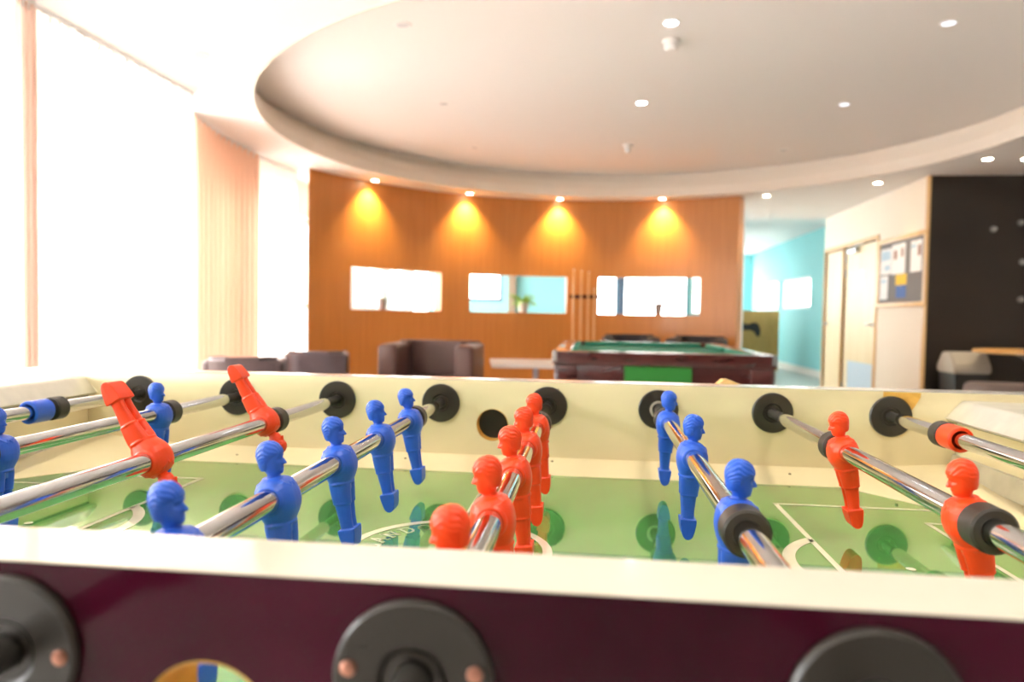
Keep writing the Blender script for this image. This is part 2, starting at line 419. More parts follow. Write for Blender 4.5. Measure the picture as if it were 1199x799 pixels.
    for v, nn in zip(ne.vertices, nr):
        x, y, z = [c * 1000 for c in v.co]
        if z > 18.5 and (x < -1 + .25 * (z - 24) or z > 29.2):
            k = min(1, max(0, (z - 18.5) / 2))
            v.co += nn * (.00021 * k * math.sin(math.atan2(y, z - 22) * 30 + x * .5 + 1.4 * math.sin(x * .7)))
        for s in (-1, 1):
            d = (x - 7.5) ** 2 + ((y - s * 3.1) * 1.0) ** 2 + ((z - 24.9) * 1.5) ** 2
            if d < 7: v.co += Vector((-.0009 * (1 - d / 7), 0, 0))
    for p in ne.polygons: p.use_smooth = True
    ne.materials.append(M['blue'])
    return ne
FIG = make_figure_mesh()

def player(rod, mname, x, y, tilt, face):
    o = bpy.data.objects.new('player_figure', FIG); C.objects.link(o)
    o.parent = rod
    o.location = (0, y - rod.location.y, 0)
    # tilt: head swings towards +x by `tilt` (radians); face = +1 looks to +x
    R = Matrix.Rotation(tilt, 4, 'Y') @ Matrix.Rotation(0 if face > 0 else PI, 4, 'Z')
    o.rotation_euler = R.to_euler()
    o.material_slots[0].link = 'OBJECT'; o.material_slots[0].material = M[mname]
    return o

# ------------------------------------------------------------------ FOOSBALL TABLE
S = .15
BX = [(-3.5 + i) * S for i in range(8)]
YI, YO = -.7201, -.7565         # near wall inner / outer face
ZT = ZR + .0332                 # top of the rails
ZP = ZR - .085                  # playfield
TH = .0364
tbl = thing('foosball_table', 'cream and maroon table football game with green playfield', 'foosball table', (0, -.36, 0))
far = obj('side_wall', box(-.71, .725, 0, TH, ZR - .125, ZT, .0015, 2), 'cream', tbl)
HZ = ZR - .029
rod_cut = lambda y: [lathe((x, y, ZR), (0, 1, 0), [(0, .0095), (.09, .0095)], 24) for x in BX]
cut(far, [lathe((-.002, -.01, HZ), (0, 1, 0), [(0, .0225), (.034, .0225)], 40)] + rod_cut(-.03))
near = obj('side_wall', box(-.71, .725, YO + .003, YI, ZR - .125, ZT - .0008, .001, 2), 'cream', tbl)
NZ = ZR - .024
cut(near, [lathe((0, YO - .02, NZ), (0, 1, 0), [(0, .025), (.08, .025)], 40)] + rod_cut(YO - .02))
pan = obj('outer_panel', box(-.725, .725, YO, YO + .003, ZR - .26, ZT - .0012, .0004, 1), 'maroon', tbl)
cut(pan, [lathe((0, YO - .02, NZ), (0, 1, 0), [(0, .025), (.04, .025)], 40)] + rod_cut(YO - .02))
bm = bmesh.new(); ring_lathe(bm, (0, YO + .0005, NZ), (0, 1, 0), [(0, .0249), (.0355, .0249), (.0355, .0238), (0, .0238)], 40)
obj('ball_hole_lining', bm, 'woodpatch', tbl)
pan = obj('outer_panel', box(-.725, .725, TH, TH + .003, ZR - .26, ZT - .0012, .0004, 1), 'maroon', tbl)
cut(pan, rod_cut(-.02))
# rail caps: laminate top surfaces with a thin bright edge
obj('rail_top', box(-.712, .726, YO - .0004, YI, ZT - .0008, ZT, .0004, 1), 'cream_top', tbl)
obj('rail_top', box(-.712, .726, -.0002, TH + .0032, ZT - .0006, ZT + .0004, .0004, 1), 'edge', tbl)
# far ball hole: bare wooden rim and a dark cup
bm = bmesh.new(); ring_lathe(bm, (-.002, .0006, HZ), (0, 1, 0), [(0, .0224), (.021, .0224), (.021, .0216), (0, .0216)], 40)
obj('ball_hole_lining', bm, 'woodpatch', tbl)
obj('ball_cup', lathe((-.002, .0195, HZ), (0, 1, 0), [(0, .0218), (.003, .0218)], 40), 'blackp', tbl)
# playfield, side ramps and corner ramps
obj('playfield', box(-.605, .605, YI, 0, ZP - .012, ZP), 'field', tbl)
for s in (0, 1):
    f = (lambda y: y) if s == 0 else (lambda y: YI - y)
    bm = bmesh.new()
    add_prism(bm, [(f(.0), ZP - .002), (f(.0), ZR - .0715), (f(-.053), ZP + .0006), (f(-.053), ZP - .002)], 0, -.455, .455)
    obj('side_ramp', bm, 'cream', tbl)
    for sx in (-1, 1):
        bm = bmesh.new()
        T = [Vector((sx * .452, f(-.0525), ZP + .0006)), Vector((sx * .606, f(-.255), ZP + .0006)), Vector((sx * .606, f(0), ZR - .060)), Vector((sx * .452, f(0), ZR - .0716))]
        B = [Vector((p.x, p.y, ZP - .003)) for p in T]
        a = [bm.verts.new(p) for p in T]; b = [bm.verts.new(p) for p in B]
        bm.faces.new((a[0], a[1], a[2])); bm.faces.new((a[0], a[2], a[3]))
        for i in range(4): bm.faces.new((a[i], a[(i + 1) % 4], b[(i + 1) % 4], b[i]))
        bm.faces.new(b[::-1])
        obj('corner_ramp', bm, 'cream', tbl)
for x, y in ((.083, -.012), (-.36, -.03), (.394, -.022), (.505, -.078), (.462, -.028), (-.46, -.03), (-.12, -.02)):
    z = ZR - .0715 - (.0135) * min(1, -y / .053)
    if abs(x) > .45: z = ZR - .0715
    obj('ramp_screw', lathe((x, y, z - .002), (0, 0, 1), [(0, .0019), (.0028, .0019), (.0034, .0012)], 12), 'steelscrew', tbl)
# printed markings
def strip(bm, p, q, w, z=ZP):
    p, q = Vector((*p, 0)), Vector((*q, 0)); d = (q - p).normalized(); n = Vector((-d.y, d.x, 0)) * (w / 2)
    vs = [bm.verts.new((v.x, v.y, z + .00025)) for v in (p - n, q - n, q + n, p + n)]
    bm.faces.new(vs)
def arc(bm, c, r, w, a0, a1, n=64, z=ZP):
    pr = None
    for i in range(n + 1):
        a = a0 + (a1 - a0) * i / n
        k = [bm.verts.new((c[0] + rr * math.cos(a), c[1] + rr * math.sin(a), z + .00025)) for rr in (r - w / 2, r + w / 2)]
        if pr: bm.faces.new((pr[0], k[0], k[1], pr[1]))
        pr = k
bm = bmesh.new(); YC = -.36
for s in (-1, 1):
    strip(bm, (s * .345, -.151), (s * .345, -.569), .0055); strip(bm, (s * .342, -.1505), (s * .56, -.1505), .0062); strip(bm, (s * .342, -.5695), (s * .56, -.5695), .0062)
    strip(bm, (s * .484, -.206), (s * .484, -.514), .005); strip(bm, (s * .482, -.2065), (s * .602, -.2065), .006); strip(bm, (s * .482, -.5135), (s * .602, -.5135), .006)
    a = math.acos(.061 / .098)
    arc(bm, (s * .406, YC), .098, .011, (PI - a) if s > 0 else -a, (PI + a) if s > 0 else a, 32)
    arc(bm, (s * .406, -.355), .002, .0039, 0, 2 * PI, 20)
strip(bm, (.0065, -.055), (.0065, -.665), .0028); strip(bm, (.0125, -.055), (.0125, -.665), .0028)
y = -.058
while y > -.66:
    strip(bm, (.0065, y), (.0125, y - .006), .0012); strip(bm, (.0125, y), (.0065, y - .006), .0012); y -= .006
arc(bm, (.010, -.368), .0885, .0085, 0, 2 * PI, 96)
obj('field_markings', bm, 'line', tbl, label='cream printed pitch lines')
# lettering that follows the centre circle
GL = {'G': [[(.86, .78), (.7, .96), (.5, 1), (.25, .93), (.08, .7), (.06, .4), (.18, .12), (.45, 0), (.72, .06), (.88, .25), (.88, .46)], [(.6, .46), (.98, .46)], [(.86, .72), (.86, .98)]],
      'A': [[(.08, 0), (.48, 1)], [(.52, 1), (.92, 0)], [(.26, .36), (.74, .36)], [(-.04, 0), (.24, 0)], [(.76, 0), (1.04, 0)]],
      'R': [[(.2, 0), (.2, 1)], [(.2, 1), (.6, 1), (.78, .9), (.8, .72), (.7, .56), (.5, .5), (.2, .5)], [(.5, .5), (.86, 0)], [(.05, 0), (.36, 0)], [(.05, 1), (.25, 1)], [(.8, 0), (1, 0)]],
      'L': [[(.22, 0), (.22, 1)], [(.06, 0), (.86, 0)], [(.06, 1), (.4, 1)], [(.86, 0), (.86, .26)]],
      'N': [[(.16, 0), (.16, 1)], [(.16, 1), (.84, 0)], [(.84, 0), (.84, 1)], [(.02, 0), (.32, 0)], [(.02, 1), (.2, 1)], [(.68, 1), (.98, 1)]],
      'D': [[(.2, 0), (.2, 1)], [(.06, 0), (.5, 0), (.76, .12), (.9, .38), (.9, .62), (.76, .88), (.5, 1), (.06, 1)]],
      'O': [[(.5 + .43 * math.cos(2 * PI * k / 18), .5 + .5 * math.sin(2 * PI * k / 18)) for k in range(19)]]}
bm = bmesh.new()
for i, ch in enumerate('GARLANDO'):
    am = math.radians(90 + 29.5 + (7 - i) * 15.4)
    for line in GL[ch]:
        pts = []
        for (u, v) in line:
            a = am - (u - .5) * math.radians(11.2); r = .0635 + v * .0150
            pts.append((.010 + r * math.cos(a), -.368 + r * math.sin(a)))
        for p, q in zip(pts[:-1], pts[1:]):
            d = Vector((q[0] - p[0], q[1] - p[1])).normalized() * .0007
            strip(bm, (p[0] - d.x, p[1] - d.y), (q[0] + d.x, q[1] + d.y), .0025)
obj('field_lettering', bm, 'line', tbl, label='cream lettering reading GARLANDO inside the centre circle')
# goal ends
for s in (-1, 1):
    X = lambda x: s * x
    bm = bmesh.new()
    pf = [(.7245, ZR + .022), (.618, ZR + .0235), (.613, ZR + .0225), (.609, ZR + .019), (.593, ZR - .000), (.596, ZR - .003), (.7245, ZR - .003)]
    add_prism(bm, [(X(a), b) for a, b in pf], 1, YI + .0005, -.0005)
    obj('end_cap', bm, 'endwhite', tbl)
    obj('end_gap_shade', box(min(X(.606), X(.70)), max(X(.606), X(.70)), YI + .0015, -.0015, ZR - .0062, ZR - .0032), 'gap_shade', tbl)  # solid strip whose dark colour stands in for shade under the cap
    obj('end_wall', box(min(X(.607), X(.72)), max(X(.607), X(.72)), YI + .001, -.001, ZR - .10, ZR - .0065), 'cream', tbl)
    bm = bmesh.new()
    add_prism(bm, [(X(.607), ZR - .046), (X(.6035), ZR - .047), (X(.6005), ZR - .0585), (X(.6005), ZR - .072), (X(.607), ZR - .072)], 1, YI + .001, -.001)
    obj('end_molding', bm, 'endwhite', tbl)
    obj('goal_mouth', box(min(X(.601), X(.6062)), max(X(.601), X(.6062)), YC - .10, YC + .10, ZP + .001, ZR - .012), 'gap_shade', tbl)
    obj('outer_panel', box(min(X(.7245), X(.7275)), max(X(.7245), X(.7275)), YO, TH + .003, ZR - .26, ZR + .0215), 'maroon', tbl)
# underside, legs
obj('cabinet_bottom', box(-.72, .72, YO + .004, TH - .001, ZR - .26, ZR - .245), 'maroon', tbl)
for sx in (-1, 1):
    for y0 in (-.72, -.06):
        bm = bmesh.new(); xx = sx * .64
        add_prism(bm, [(xx - .045, ZR - .26), (xx + .045, ZR - .26), (xx + .03 + sx * .03, 0), (xx - .03 + sx * .03, 0)], 1, y0, y0 + .07)
        obj('leg', bm, 'maroon', tbl)
# torn veneer at the far right bearing, chipped wood block behind the far rail
bm = prism([(.5155, ZR + .0322), (.562, ZR + .0316), (.5615, ZR + .026), (.5555, ZR + .015), (.5465, ZR + .002), (.540, ZR - .001), (.5385, ZR + .013), (.5155, ZR + .020)], 1, -.0006, .001)
obj('bare_wood_patch', bm, 'woodpatch', tbl, label='amber patch of bare wood where the cream veneer has torn away')
bm = bmesh.new()
add_prism(bm, [(.300, ZT - .02), (.311, ZT - .001), (.318, ZT + .0055), (.325, ZT + .006), (.345, ZT - .0015), (.352, ZT - .02)], 1, TH + .0045, TH + .03)
obj('wooden_block', bm, 'tan', tbl, label='small tan wooden block behind the far rail')
obj('paint_chip', lathe((.089, -.0004, ZR + .0235), (0, 1, 0), [(0, .0010), (.0008, .0010)], 8), 'steelscrew', tbl)

# bearings: inside and outside flanges
def bearing(x, y, dy, R, screws, washer=False):
    bm = bmesh.new()
    d = (0, dy, 0)
    ring_lathe(bm, (x, y, ZR), d, [(0, .0105), (0, R), (.0022, R), (.0034, R - .0012), (.0034, .0125), (.0016, .0105)], 48)
    o = obj('bearing', bm, 'blackp', tbl)
    for a in screws:
        r = .0222
        obj('screw', lathe((x + r * math.cos(a), y + dy * .0030, ZR + r * math.sin(a)), d, [(0, .0028), (.0012, .0028), (.0018, .0018)], 14), 'copper', o)
    bm = bmesh.new(); ring_lathe(bm, (x, y, ZR), d, [(-.002, .0066), (-.002, .0104), (.0044 if washer else .0018, .0118 if washer else .0104), (.0044 if washer else .0018, .0086 if washer else .0066)], 32)
    obj('bushing', bm, 'washer' if washer else 'blackp', o)
for i, x in enumerate(BX):
    bearing(x, -.0002, -1, .0268, (), washer=(i == 5))
    bearing(x, YO, -1, .0278, (math.radians(12), math.radians(170)) if i != 3 else (0.0, PI))
    bearing(x, TH + .0032, 1, .0278, (0.3, 2.8))

# ------------------------------------------------------------------ RODS: each rod with its men is one thing
def bumper(rod, y):
    bm = bmesh.new()
    L = .0088
    ring_lathe(bm, (rod.location.x, y, ZR), (0, 1, 0), [(-L, .0083), (-L, .0128), (-L + .0012, .0143), (L - .0012, .0143), (L, .0128), (L, .0083)], 40)
    obj('bumper', bm, 'rubber', rod, label='black rubber bumper ring')

def make_rod(i, label, team, figs, tilt, bumps, yfar, near_handle, rings=()):
    x = BX[i]
    t = thing('foosball_rod', label, 'foosball rod', (x, -.36, ZR), 0, 'rods across the table football game')
    bm = bmesh.new(); add_lathe(bm, (x, 0, ZR), (0, 1, 0), [(-.684, .0062), (-.6845, .0074), (-.683, .0081), (-.681, .0081), (-.679, .0081), (yfar - .0055, .0081), (yfar - .0035, .0081), (yfar - .0015, .0081), (yfar, .0074), (yfar - .0005, .0062)], 32)
    obj('chrome_tube', bm, 'chrome', t)
    ye = .055 if near_handle else .16
    yn = -.86 if near_handle else -.772
    obj('inner_rod', lathe((x, 0, ZR), (0, 1, 0), [(yn, .0052), (yn + .001, .0062), (yn + .003, .0062), (ye - .003, .0062), (ye - .001, .0062), (ye, .005)], 24), 'sleeve', t)
    y0, y1 = (-.955, -.845) if near_handle else (.145, .255)
    prof = [(y0, .010), (y0 + .003, .0135), (y0 + .02, .0150), (y0 + .055, .0142), (y0 + .09, .0150), (y1 - .003, .0135), (y1, .010)]
    obj('handle', lathe((x, 0, ZR), (0, 1, 0), prof, 28), 'blackp', t)
    for y in figs: player(t, team, x, y, tilt, 1 if team == 'blue' else -1)
    for y in bumps: bumper(t, y)
    for y in rings:
        bm = bmesh.new(); L = .0145
        ring_lathe(bm, (x, y, ZR), (0, 1, 0), [(-L, .0098), (-L, .0126), (-L + .001, .0136), (L - .001, .0136), (L, .0126), (L, .0098)], 40)
        obj('stop_ring', bm, team, t, label=('blue' if team == 'blue' else 'red') + ' plastic stop ring')
    return t
D = math.radians
make_rod(0, 'leftmost rod with blue stop ring and black bumper near the left goal', 'blue', [-.40], D(4), [-.170, -.55], -.022, True, [-.200, -.52])
make_rod(1, 'second rod from the left with two upright blue players', 'blue', [-.1928, -.4258], D(-4), [-.1725, -.4461 - .0], -.036, True)
make_rod(2, 'third rod from the left whose red players hang upside down', 'red', [-.2289, -.4359, -.6429], D(148.6), [-.2065, -.6653], -.048, False)
make_rod(3, 'rod of five blue players left of the centre hole', 'blue', [-.1755, -.294, -.413, -.532, -.651], D(-9.8), [-.1535, -.673], -.046, True)
make_rod(4, 'rod of five red players right of the centre hole', 'red', [-.1921, -.3148, -.4321, -.5551, -.6723], D(-9.1), [-.170, -.694], -.046, False)
make_rod(5, 'rod with three upright blue players, third rod from the right', 'blue', [-.1238, -.3315, -.5373], D(2.6), [-.1020, -.5595], -.046, True)
make_rod(6, 'second rod from the right with two upright red players', 'red', [-.2742, -.5069], D(-10.8), [-.2515, -.5295], -.060, False)
make_rod(7, 'rightmost rod with red stop ring and black bumper near the right goal', 'red', [-.36], D(-6), [-.146, -.58], -.034, False, [-.1695, -.556])

# ------------------------------------------------------------------ ROOM SHELL
CX, CY, RL = .46, 4.69, 2.79          # round ceiling recess
ZS, ZRE = 2.371, 2.646                # soffit and recess heights
WCX, WCY, WR = .28, 4.71, 3.06        # curved veneer wall
obj('floor', box(-3.3, 6.2, -4.2, 18, -.05, 0), 'floor', kind='structure')
# ceiling with a round recess
bm = bmesh.new(); n = 128
def sq(a):      # point on the outer rectangle in direction a
    c, s = math.cos(a), math.sin(a); x0, x1, y0, y1 = -3.3, 6.2, -4.2, 9.3
    t = min([((x1 - CX) / c if c > 1e-9 else 1e9), ((x0 - CX) / c if c < -1e-9 else 1e9), ((y1 - CY) / s if s > 1e-9 else 1e9), ((y0 - CY) / s if s < -1e-9 else 1e9)])
    return (CX + c * t, CY + s * t)
corner_as = [math.atan2(y - CY, x - CX) for x in (-3.3, 6.2) for y in (-4.2, 9.3)]
angs = sorted({round(a, 6) for a in [(-PI + 2 * PI * i / n) for i in range(n)] + corner_as})
m_ = len(angs)
ri = [bm.verts.new((CX + RL * math.cos(a), CY + RL * math.sin(a), ZS)) for a in angs]
ro = [bm.verts.new((*sq(a), ZS)) for a in angs]
ru = [bm.verts.new((CX + (RL + .22) * math.cos(a), CY + (RL + .22) * math.sin(a), ZS + .22)) for a in angs]
rt = [bm.verts.new((*sq(a), ZS + .5)) for a in angs]
for i in range(m_):
    j = (i + 1) % m_
    bm.faces.new((ri[i], ro[i], ro[j], ri[j]))
    bm.faces.new((ro[i], rt[i], rt[j], ro[j]))
obj('ceiling', bm, 'ceilm', kind='structure')
bm = bmesh.new()
add_lathe(bm, (CX, CY, 0), (0, 0, 1), [(ZRE, RL + .30), (ZRE + .03, RL + .30)], 128)
obj('ceiling', bm, 'ceilm', kind='structure')
bm = bmesh.new()
ring_lathe(bm, (CX, CY, 0), (0, 0, 1), [(ZS - .002, RL - .004), (ZS + .10, RL - .004), (ZS + .105, RL + .03), (ZS + .19, RL + .05), (ZS + .195, RL + .13), (ZRE - .001, RL + .135), (ZRE - .001, RL + .29), (ZS + .03, RL + .29), (ZS + .02, RL + .012), (ZS - .002, RL + .012)], 160)
lip = obj('trim_1', bm, 'lip', kind='structure')
obj('ceiling', box(-4.6, 6.2, 9.302, 18, 2.591, 2.64), 'ceilm', kind='structure')
obj('wall_header', box(-3.3, 6.2, 9.26, 9.30, ZS + .002, 2.9), 'white', kind='structure')
# window wall on the left (with glazing) and its continuation behind the veneer wall
wins = [(-3.4, 1.75), (2.15, 4.75), (4.85, 7.9), (8.3, 9.58), (9.95, 11.2)]
hole_wall('wall_left', 'y', -4.2, 11.5, 0, 2.90, -3.16, -3.00, [(a, b, .12, 2.02) for a, b in wins], 'white')
wn = 0
for a, b in wins:
    wn += 1
    f = bmesh.new()
    k = max(2, round((b - a) / .9)); 
    for i in range(k + 1):
        y = a + (b - a) * i / k; w = .03
        add_box(f, -3.11, -3.06, max(a, y - w), min(b, y + w), .12, 2.02)
    for z in (.12, 1.02, 1.96): add_box(f, -3.108, -3.062, a, b, z, z + .06)
    fr = obj('window_%d' % wn, f, 'frame', kind='structure')
    obj('glass_pane', box(-3.088, -3.082, a, b, .12, 2.02), 'glass', fr)
obj('wall_back', box(-3.3, 6.2, -4.2, -4.05, 0, 2.9), 'darkwall', kind='structure')
obj('wall_right', box(6.05, 6.2, -4.2, 6.26, 0, 2.9), 'white', kind='structure')
# dark wall with hooks, white corridor wall with doors and board
obj('wall_dark', box(3.285, 6.2, 6.262, 6.302, 0, ZS + .002), 'darkwall', kind='structure')
hole_wall('wall_corridor', 'y', 6.305, 9.30, 0, ZS + .002, 3.27, 3.345, [(7.46, 8.5, 0, 1.9), (8.56, 9.24, 0, 1.9)], 'ivory')
obj('trim_2', box(3.264, 3.284, 6.245, 6.305, 0, ZS), 'doorframe', kind='structure')
obj('wall_corridor_backing', box(3.42, 3.46, 6.31, 9.3, 0, ZS), 'white', kind='structure')
bm = bmesh.new()
for y0, y1 in ((7.46, 8.5), (8.56, 9.24)):
    add_box(bm, 3.255, 3.35, y0 - .05, y0, 0, 1.95); add_box(bm, 3.255, 3.35, y1, y1 + .03, 0, 1.95); add_box(bm, 3.256, 3.349, y0 - .05, y1 + .03, 1.9, 1.95)
obj('trim_3', bm, 'doorframe', kind='structure')
for k, (y0, y1, hy, hn) in enumerate(((7.465, 8.495, 7.56, 8.47), (8.565, 9.235, 9.17, 8.59))):
    d = obj('door_%d' % (k + 1), box(3.285, 3.325, y0, y1, .01, 1.89, .003, 1), 'doorw', kind='structure')
    bm = bmesh.new(); add_lathe(bm, (3.285, hy, .95), (-1, 0, 0), [(0, .025), (.012, .025), (.014, .01), (.05, .01)], 16)
    add_tube(bm, [(3.238, hy, .95), (3.236, hy + (.12 if hy < 8 else -.12), .95)], .01, 10)
    obj('door_handle', bm, 'metal', d)
    for z in (.16, 1.58, 1.74):
        obj('door_hinge', lathe((3.279, hn, z - .05), (0, 0, 1), [(0, .011), (.1, .011)], 12), 'metal', d)
    if k == 0:
        bm = bmesh.new(); add_box(bm, 3.235, 3.284, 8.05, 8.36, 1.81, 1.875, .006); add_tube(bm, [(3.245, 8.1, 1.88), (3.2, 7.95, 1.885), (3.25, 7.8, 1.885)], .008, 8)
        obj('door_closer', bm, 'metal', d)
        obj('kick_plate', box(3.281, 3.284, 7.5, 8.34, .02, .50), 'kick', d)
        obj('door_notice', box(3.282, 3.2845, 7.86, 8.02, 1.38, 1.60), 'paper', d)
# curved veneer wall with three slits
def pix_arc(pts):      # angle on the wall circle for plan directions
    return [math.atan2(y - WCY, x - WCX) for x, y in pts]
def on_wall(px, py):   # plan ray from the viewpoint through (px,py) met with the wall circle
    o = Vector((.133, -.9942)); d = (Vector((px, py)) - o).normalized(); q = o - Vector((WCX, WCY))
    b = q.dot(d); t = -b + math.sqrt(b * b - (q.dot(q) - WR * WR)); p = o + d * t
    return math.atan2(p.y - WCY, p.x - WCX)
a_left = math.atan2(5.76 - WCY, -2.64 - WCX); a_right = math.atan2(7.37 - WCY, 1.74 - WCX)
SL = [(on_wall(-2.465, 6.6), on_wall(-1.554, 7.0)), (on_wall(-1.326, 7.6), on_wall(-.169, 7.6)), (on_wall(.202, 7.6), on_wall(1.373, 7.6))]
us = {a_left, a_right}
for a, b in SL: us |= {a, b}
for i in range(61): us.add(a_left + (a_right - a_left) * i / 60)
us = sorted(us, reverse=True); us = [u for i, u in enumerate(us) if i == 0 or us[i - 1] - u > 1e-4]
zs = [0, 1.022, 1.462, ZS + .004]
obj('wall_curved', grid_wall(us, zs, lambda i, j: not (j == 1 and any(b < (us[i] + us[i + 1]) / 2 < a for a, b in SL)), 0,
    lambda u, z, t: (lambda v: Vector((WCX + (WR + .17 * t) * math.cos(v), WCY + (WR + .17 * t) * math.sin(v), z)))(u - .060 * t * max(0, 1 - (a_left - u) / .14))), 'orange', kind='structure', smooth=20)
# rooms beyond: turquoise wall with windows, corridor side, end wall
bw = [(-3.9, -3.53, .9, 2.2), (-3.45, -2.72, .9, 2.2), (-2.25, -1.42, 1.22, 2.2), (-.0, .56, .92, 2.2), (.65, 1.74, .92, 2.2), (1.79, 2.3, 1.05, 2.2)]
hole_wall('wall_far', 'x', -4.2, 2.55, 0, 2.62, 11.5, 11.62, bw, 'turq')
for a, b, z0, z1 in bw:
    wn += 1
    f = bmesh.new(); w = .035 if a != -2.25 else .06
    add_box(f, a, a + w, 11.52, 11.56, z0, z1); add_box(f, b - w, b, 11.52, 11.56, z0, z1); add_box(f, a, b, 11.521, 11.559, z0, z0 + w); add_box(f, a, b, 11.521, 11.559, z1 - w, z1)
    fr = obj('window_%d' % wn, f, 'bluegrey' if -2.3 < a < .7 else 'frame', kind='structure')
    obj('glass_pane', box(a, b, 11.537, 11.543, z0, z1), 'glass', fr)
obj('column', box(-1.30, -1.18, 11.34, 11.5, 0, 2.591), 'brownpost', kind='structure')
obj('column', box(.565, .645, 11.42, 11.499, 0, 2.591), 'bluegrey', kind='structure')
obj('wall_corridor_side', box(2.55, 2.65, 11.5, 17.5, 0, 2.62), 'white', kind='structure')
hw = [(12.632, 14.594, 1.206, 1.80), (14.95, 17.0, 1.20, 1.82)]
hole_wall('wall_turquoise', 'y', 9.3, 17.6, 0, 2.62, 4.05, 4.18, hw, 'turq')
obj('wall_return', box(3.345, 4.06, 9.3, 9.4, 0, 2.62), 'white', kind='structure')
for a, b, z0, z1 in hw:
    wn += 1
    f = bmesh.new(); w = .05
    for y in (a, b - w, a + (b - a) * .78): add_box(f, 4.08, 4.13, y, y + w, z0, z1)
    add_box(f, 4.081, 4.129, a, b, z0, z0 + w); add_box(f, 4.081, 4.129, a, b, z1 - w, z1)
    fr = obj('window_%d' % wn, f, 'frame', kind='structure'); obj('glass_pane', box(4.102, 4.108, a, b, z0, z1), 'glass', fr)
hole_wall('wall_end', 'x', 2.55, 4.2, 0, 2.62, 17.5, 17.6, [(2.75, 3.86, .95, 2.25)], 'turq')
wn += 1
f = bmesh.new()
for x in (2.75, 3.3, 3.81): add_box(f, x, x + .05, 17.53, 17.57, .95, 2.25)
for z in (.95, 2.2): add_box(f, 2.75, 3.86, 17.531, 17.569, z, z + .05)
fr = obj('window_%d' % wn, f, 'frame', kind='structure'); obj('glass_pane', box(2.75, 3.86, 17.547, 17.553, .95, 2.25), 'glass', fr)
obj('baseboard_hall', box(4.03, 4.05, 9.4, 17.5, 0, .12), 'white', kind='structure')
# low board partition in the hall with a printed controller shape
pt = thing('partition_board', 'low ochre wooden board standing in the far corridor with black controller print', 'partition', (3.2, 13.5, 0))
obj('board', box(2.66, 3.74, 13.5, 13.56, 0, 1.155, .004, 1), 'partition', pt)
bm = bmesh.new()
pad = []
for (u, v) in [(-.24, -.14), (-.19, -.155), (-.13, -.06), (-.07, -.03), (.07, -.03), (.13, -.06), (.19, -.155), (.24, -.14), (.255, -.04), (.22, .08), (.16, .125), (.08, .12), (.04, .095), (-.04, .095), (-.08, .12), (-.16, .125), (-.22, .08), (-.255, -.04)]:
    pad.append((3.14 + u, .80 + v))
add_prism(bm, pad, 1, 13.492, 13.4995)
obj('controller_print', bm, 'blackink', pt, label='black printed game controller silhouette')

# ------------------------------------------------------------------ CURTAINS
def curtain(name, label, x0, y0, y1, folds, amp, m, group='curtains along the window wall', z0=.02, z1=2.345, x1=None, bow=0.0):
    t = thing(name, label, 'curtain', ((x0 + (x1 or x0)) / 2, (y0 + y1) / 2, 0), 0, group)
    bm = bmesh.new(); n = max(24, folds * 14); rows = 8; g = []
    x1 = x0 if x1 is None else x1
    ph = [random.uniform(-.5, .5) for _ in range(folds + 2)]
    for j in range(rows + 1):
        z = z0 + (z1 - z0) * j / rows; row = []
        for i in range(n + 1):
            u = i / n; k = u * folds; e = ph[int(k)] * (1 - k % 1) + ph[int(k) + 1] * (k % 1)
            a = amp * (1.0 if j < rows else .8) * (1 + .35 * e)
            x = x0 + (x1 - x0) * u + a * math.sin(2 * PI * k + e) - bow * math.sin(PI * u)
            y = y0 + (y1 - y0) * u + .25 * a * math.sin(4 * PI * k + 1.3 * e)
            row.append(bm.verts.new((x, y, z)))
        g.append(row)
    for j in range(rows):
        for i in range(n): bm.faces.new((g[j][i], g[j][i + 1], g[j + 1][i + 1], g[j + 1][i]))
    obj('curtain_fabric', bm, m, t)
    bm = bmesh.new(); add_tube(bm, [(x0 + (x1 - x0) * u - bow * math.sin(PI * u), y0 + (y1 - y0) * u, z1 + .012) for u in [i / 12 for i in range(13)]], .011, 8)
    obj('curtain_track', bm, 'frame', t)
    for i in range(folds * 2 + 1):
        u = i / (folds * 2); xx = x0 + (x1 - x0) * u - bow * math.sin(PI * u); yy = y0 + (y1 - y0) * u
        obj('curtain_glider', box(xx - .006, xx + .006, yy - .006, yy + .006, z1 - .03, z1 + .01), 'frame', t)
    return t
curtain('sheer_curtain', 'wide sheer white curtain glowing in front of the window', -2.42, 2.07, 3.42, 12, .035, 'sheer')
curtain('curtain_stack', 'narrow peach curtain edge beside the wide sheer white curtain', -2.40, 1.955, 2.06, 3, .03, 'peachlight')
curtain('side_curtain', 'pale curtain at the far left edge of the photo', -2.44, .2, 1.90, 12, .035, 'sheer')
curtain('pleated_curtain', 'peach pleated curtain hanging before the pier between two windows', -2.66, 3.80, 5.12, 13, .042, 'peach', x1=-2.80, bow=.05)  # window behind it; the pier's shade is in the fabric colour
curtain('sheer_curtain', 'narrow sheer white curtain beside the orange veneer wall', -2.84, 5.16, 5.95, 7, .025, 'sheer', x1=-2.80)

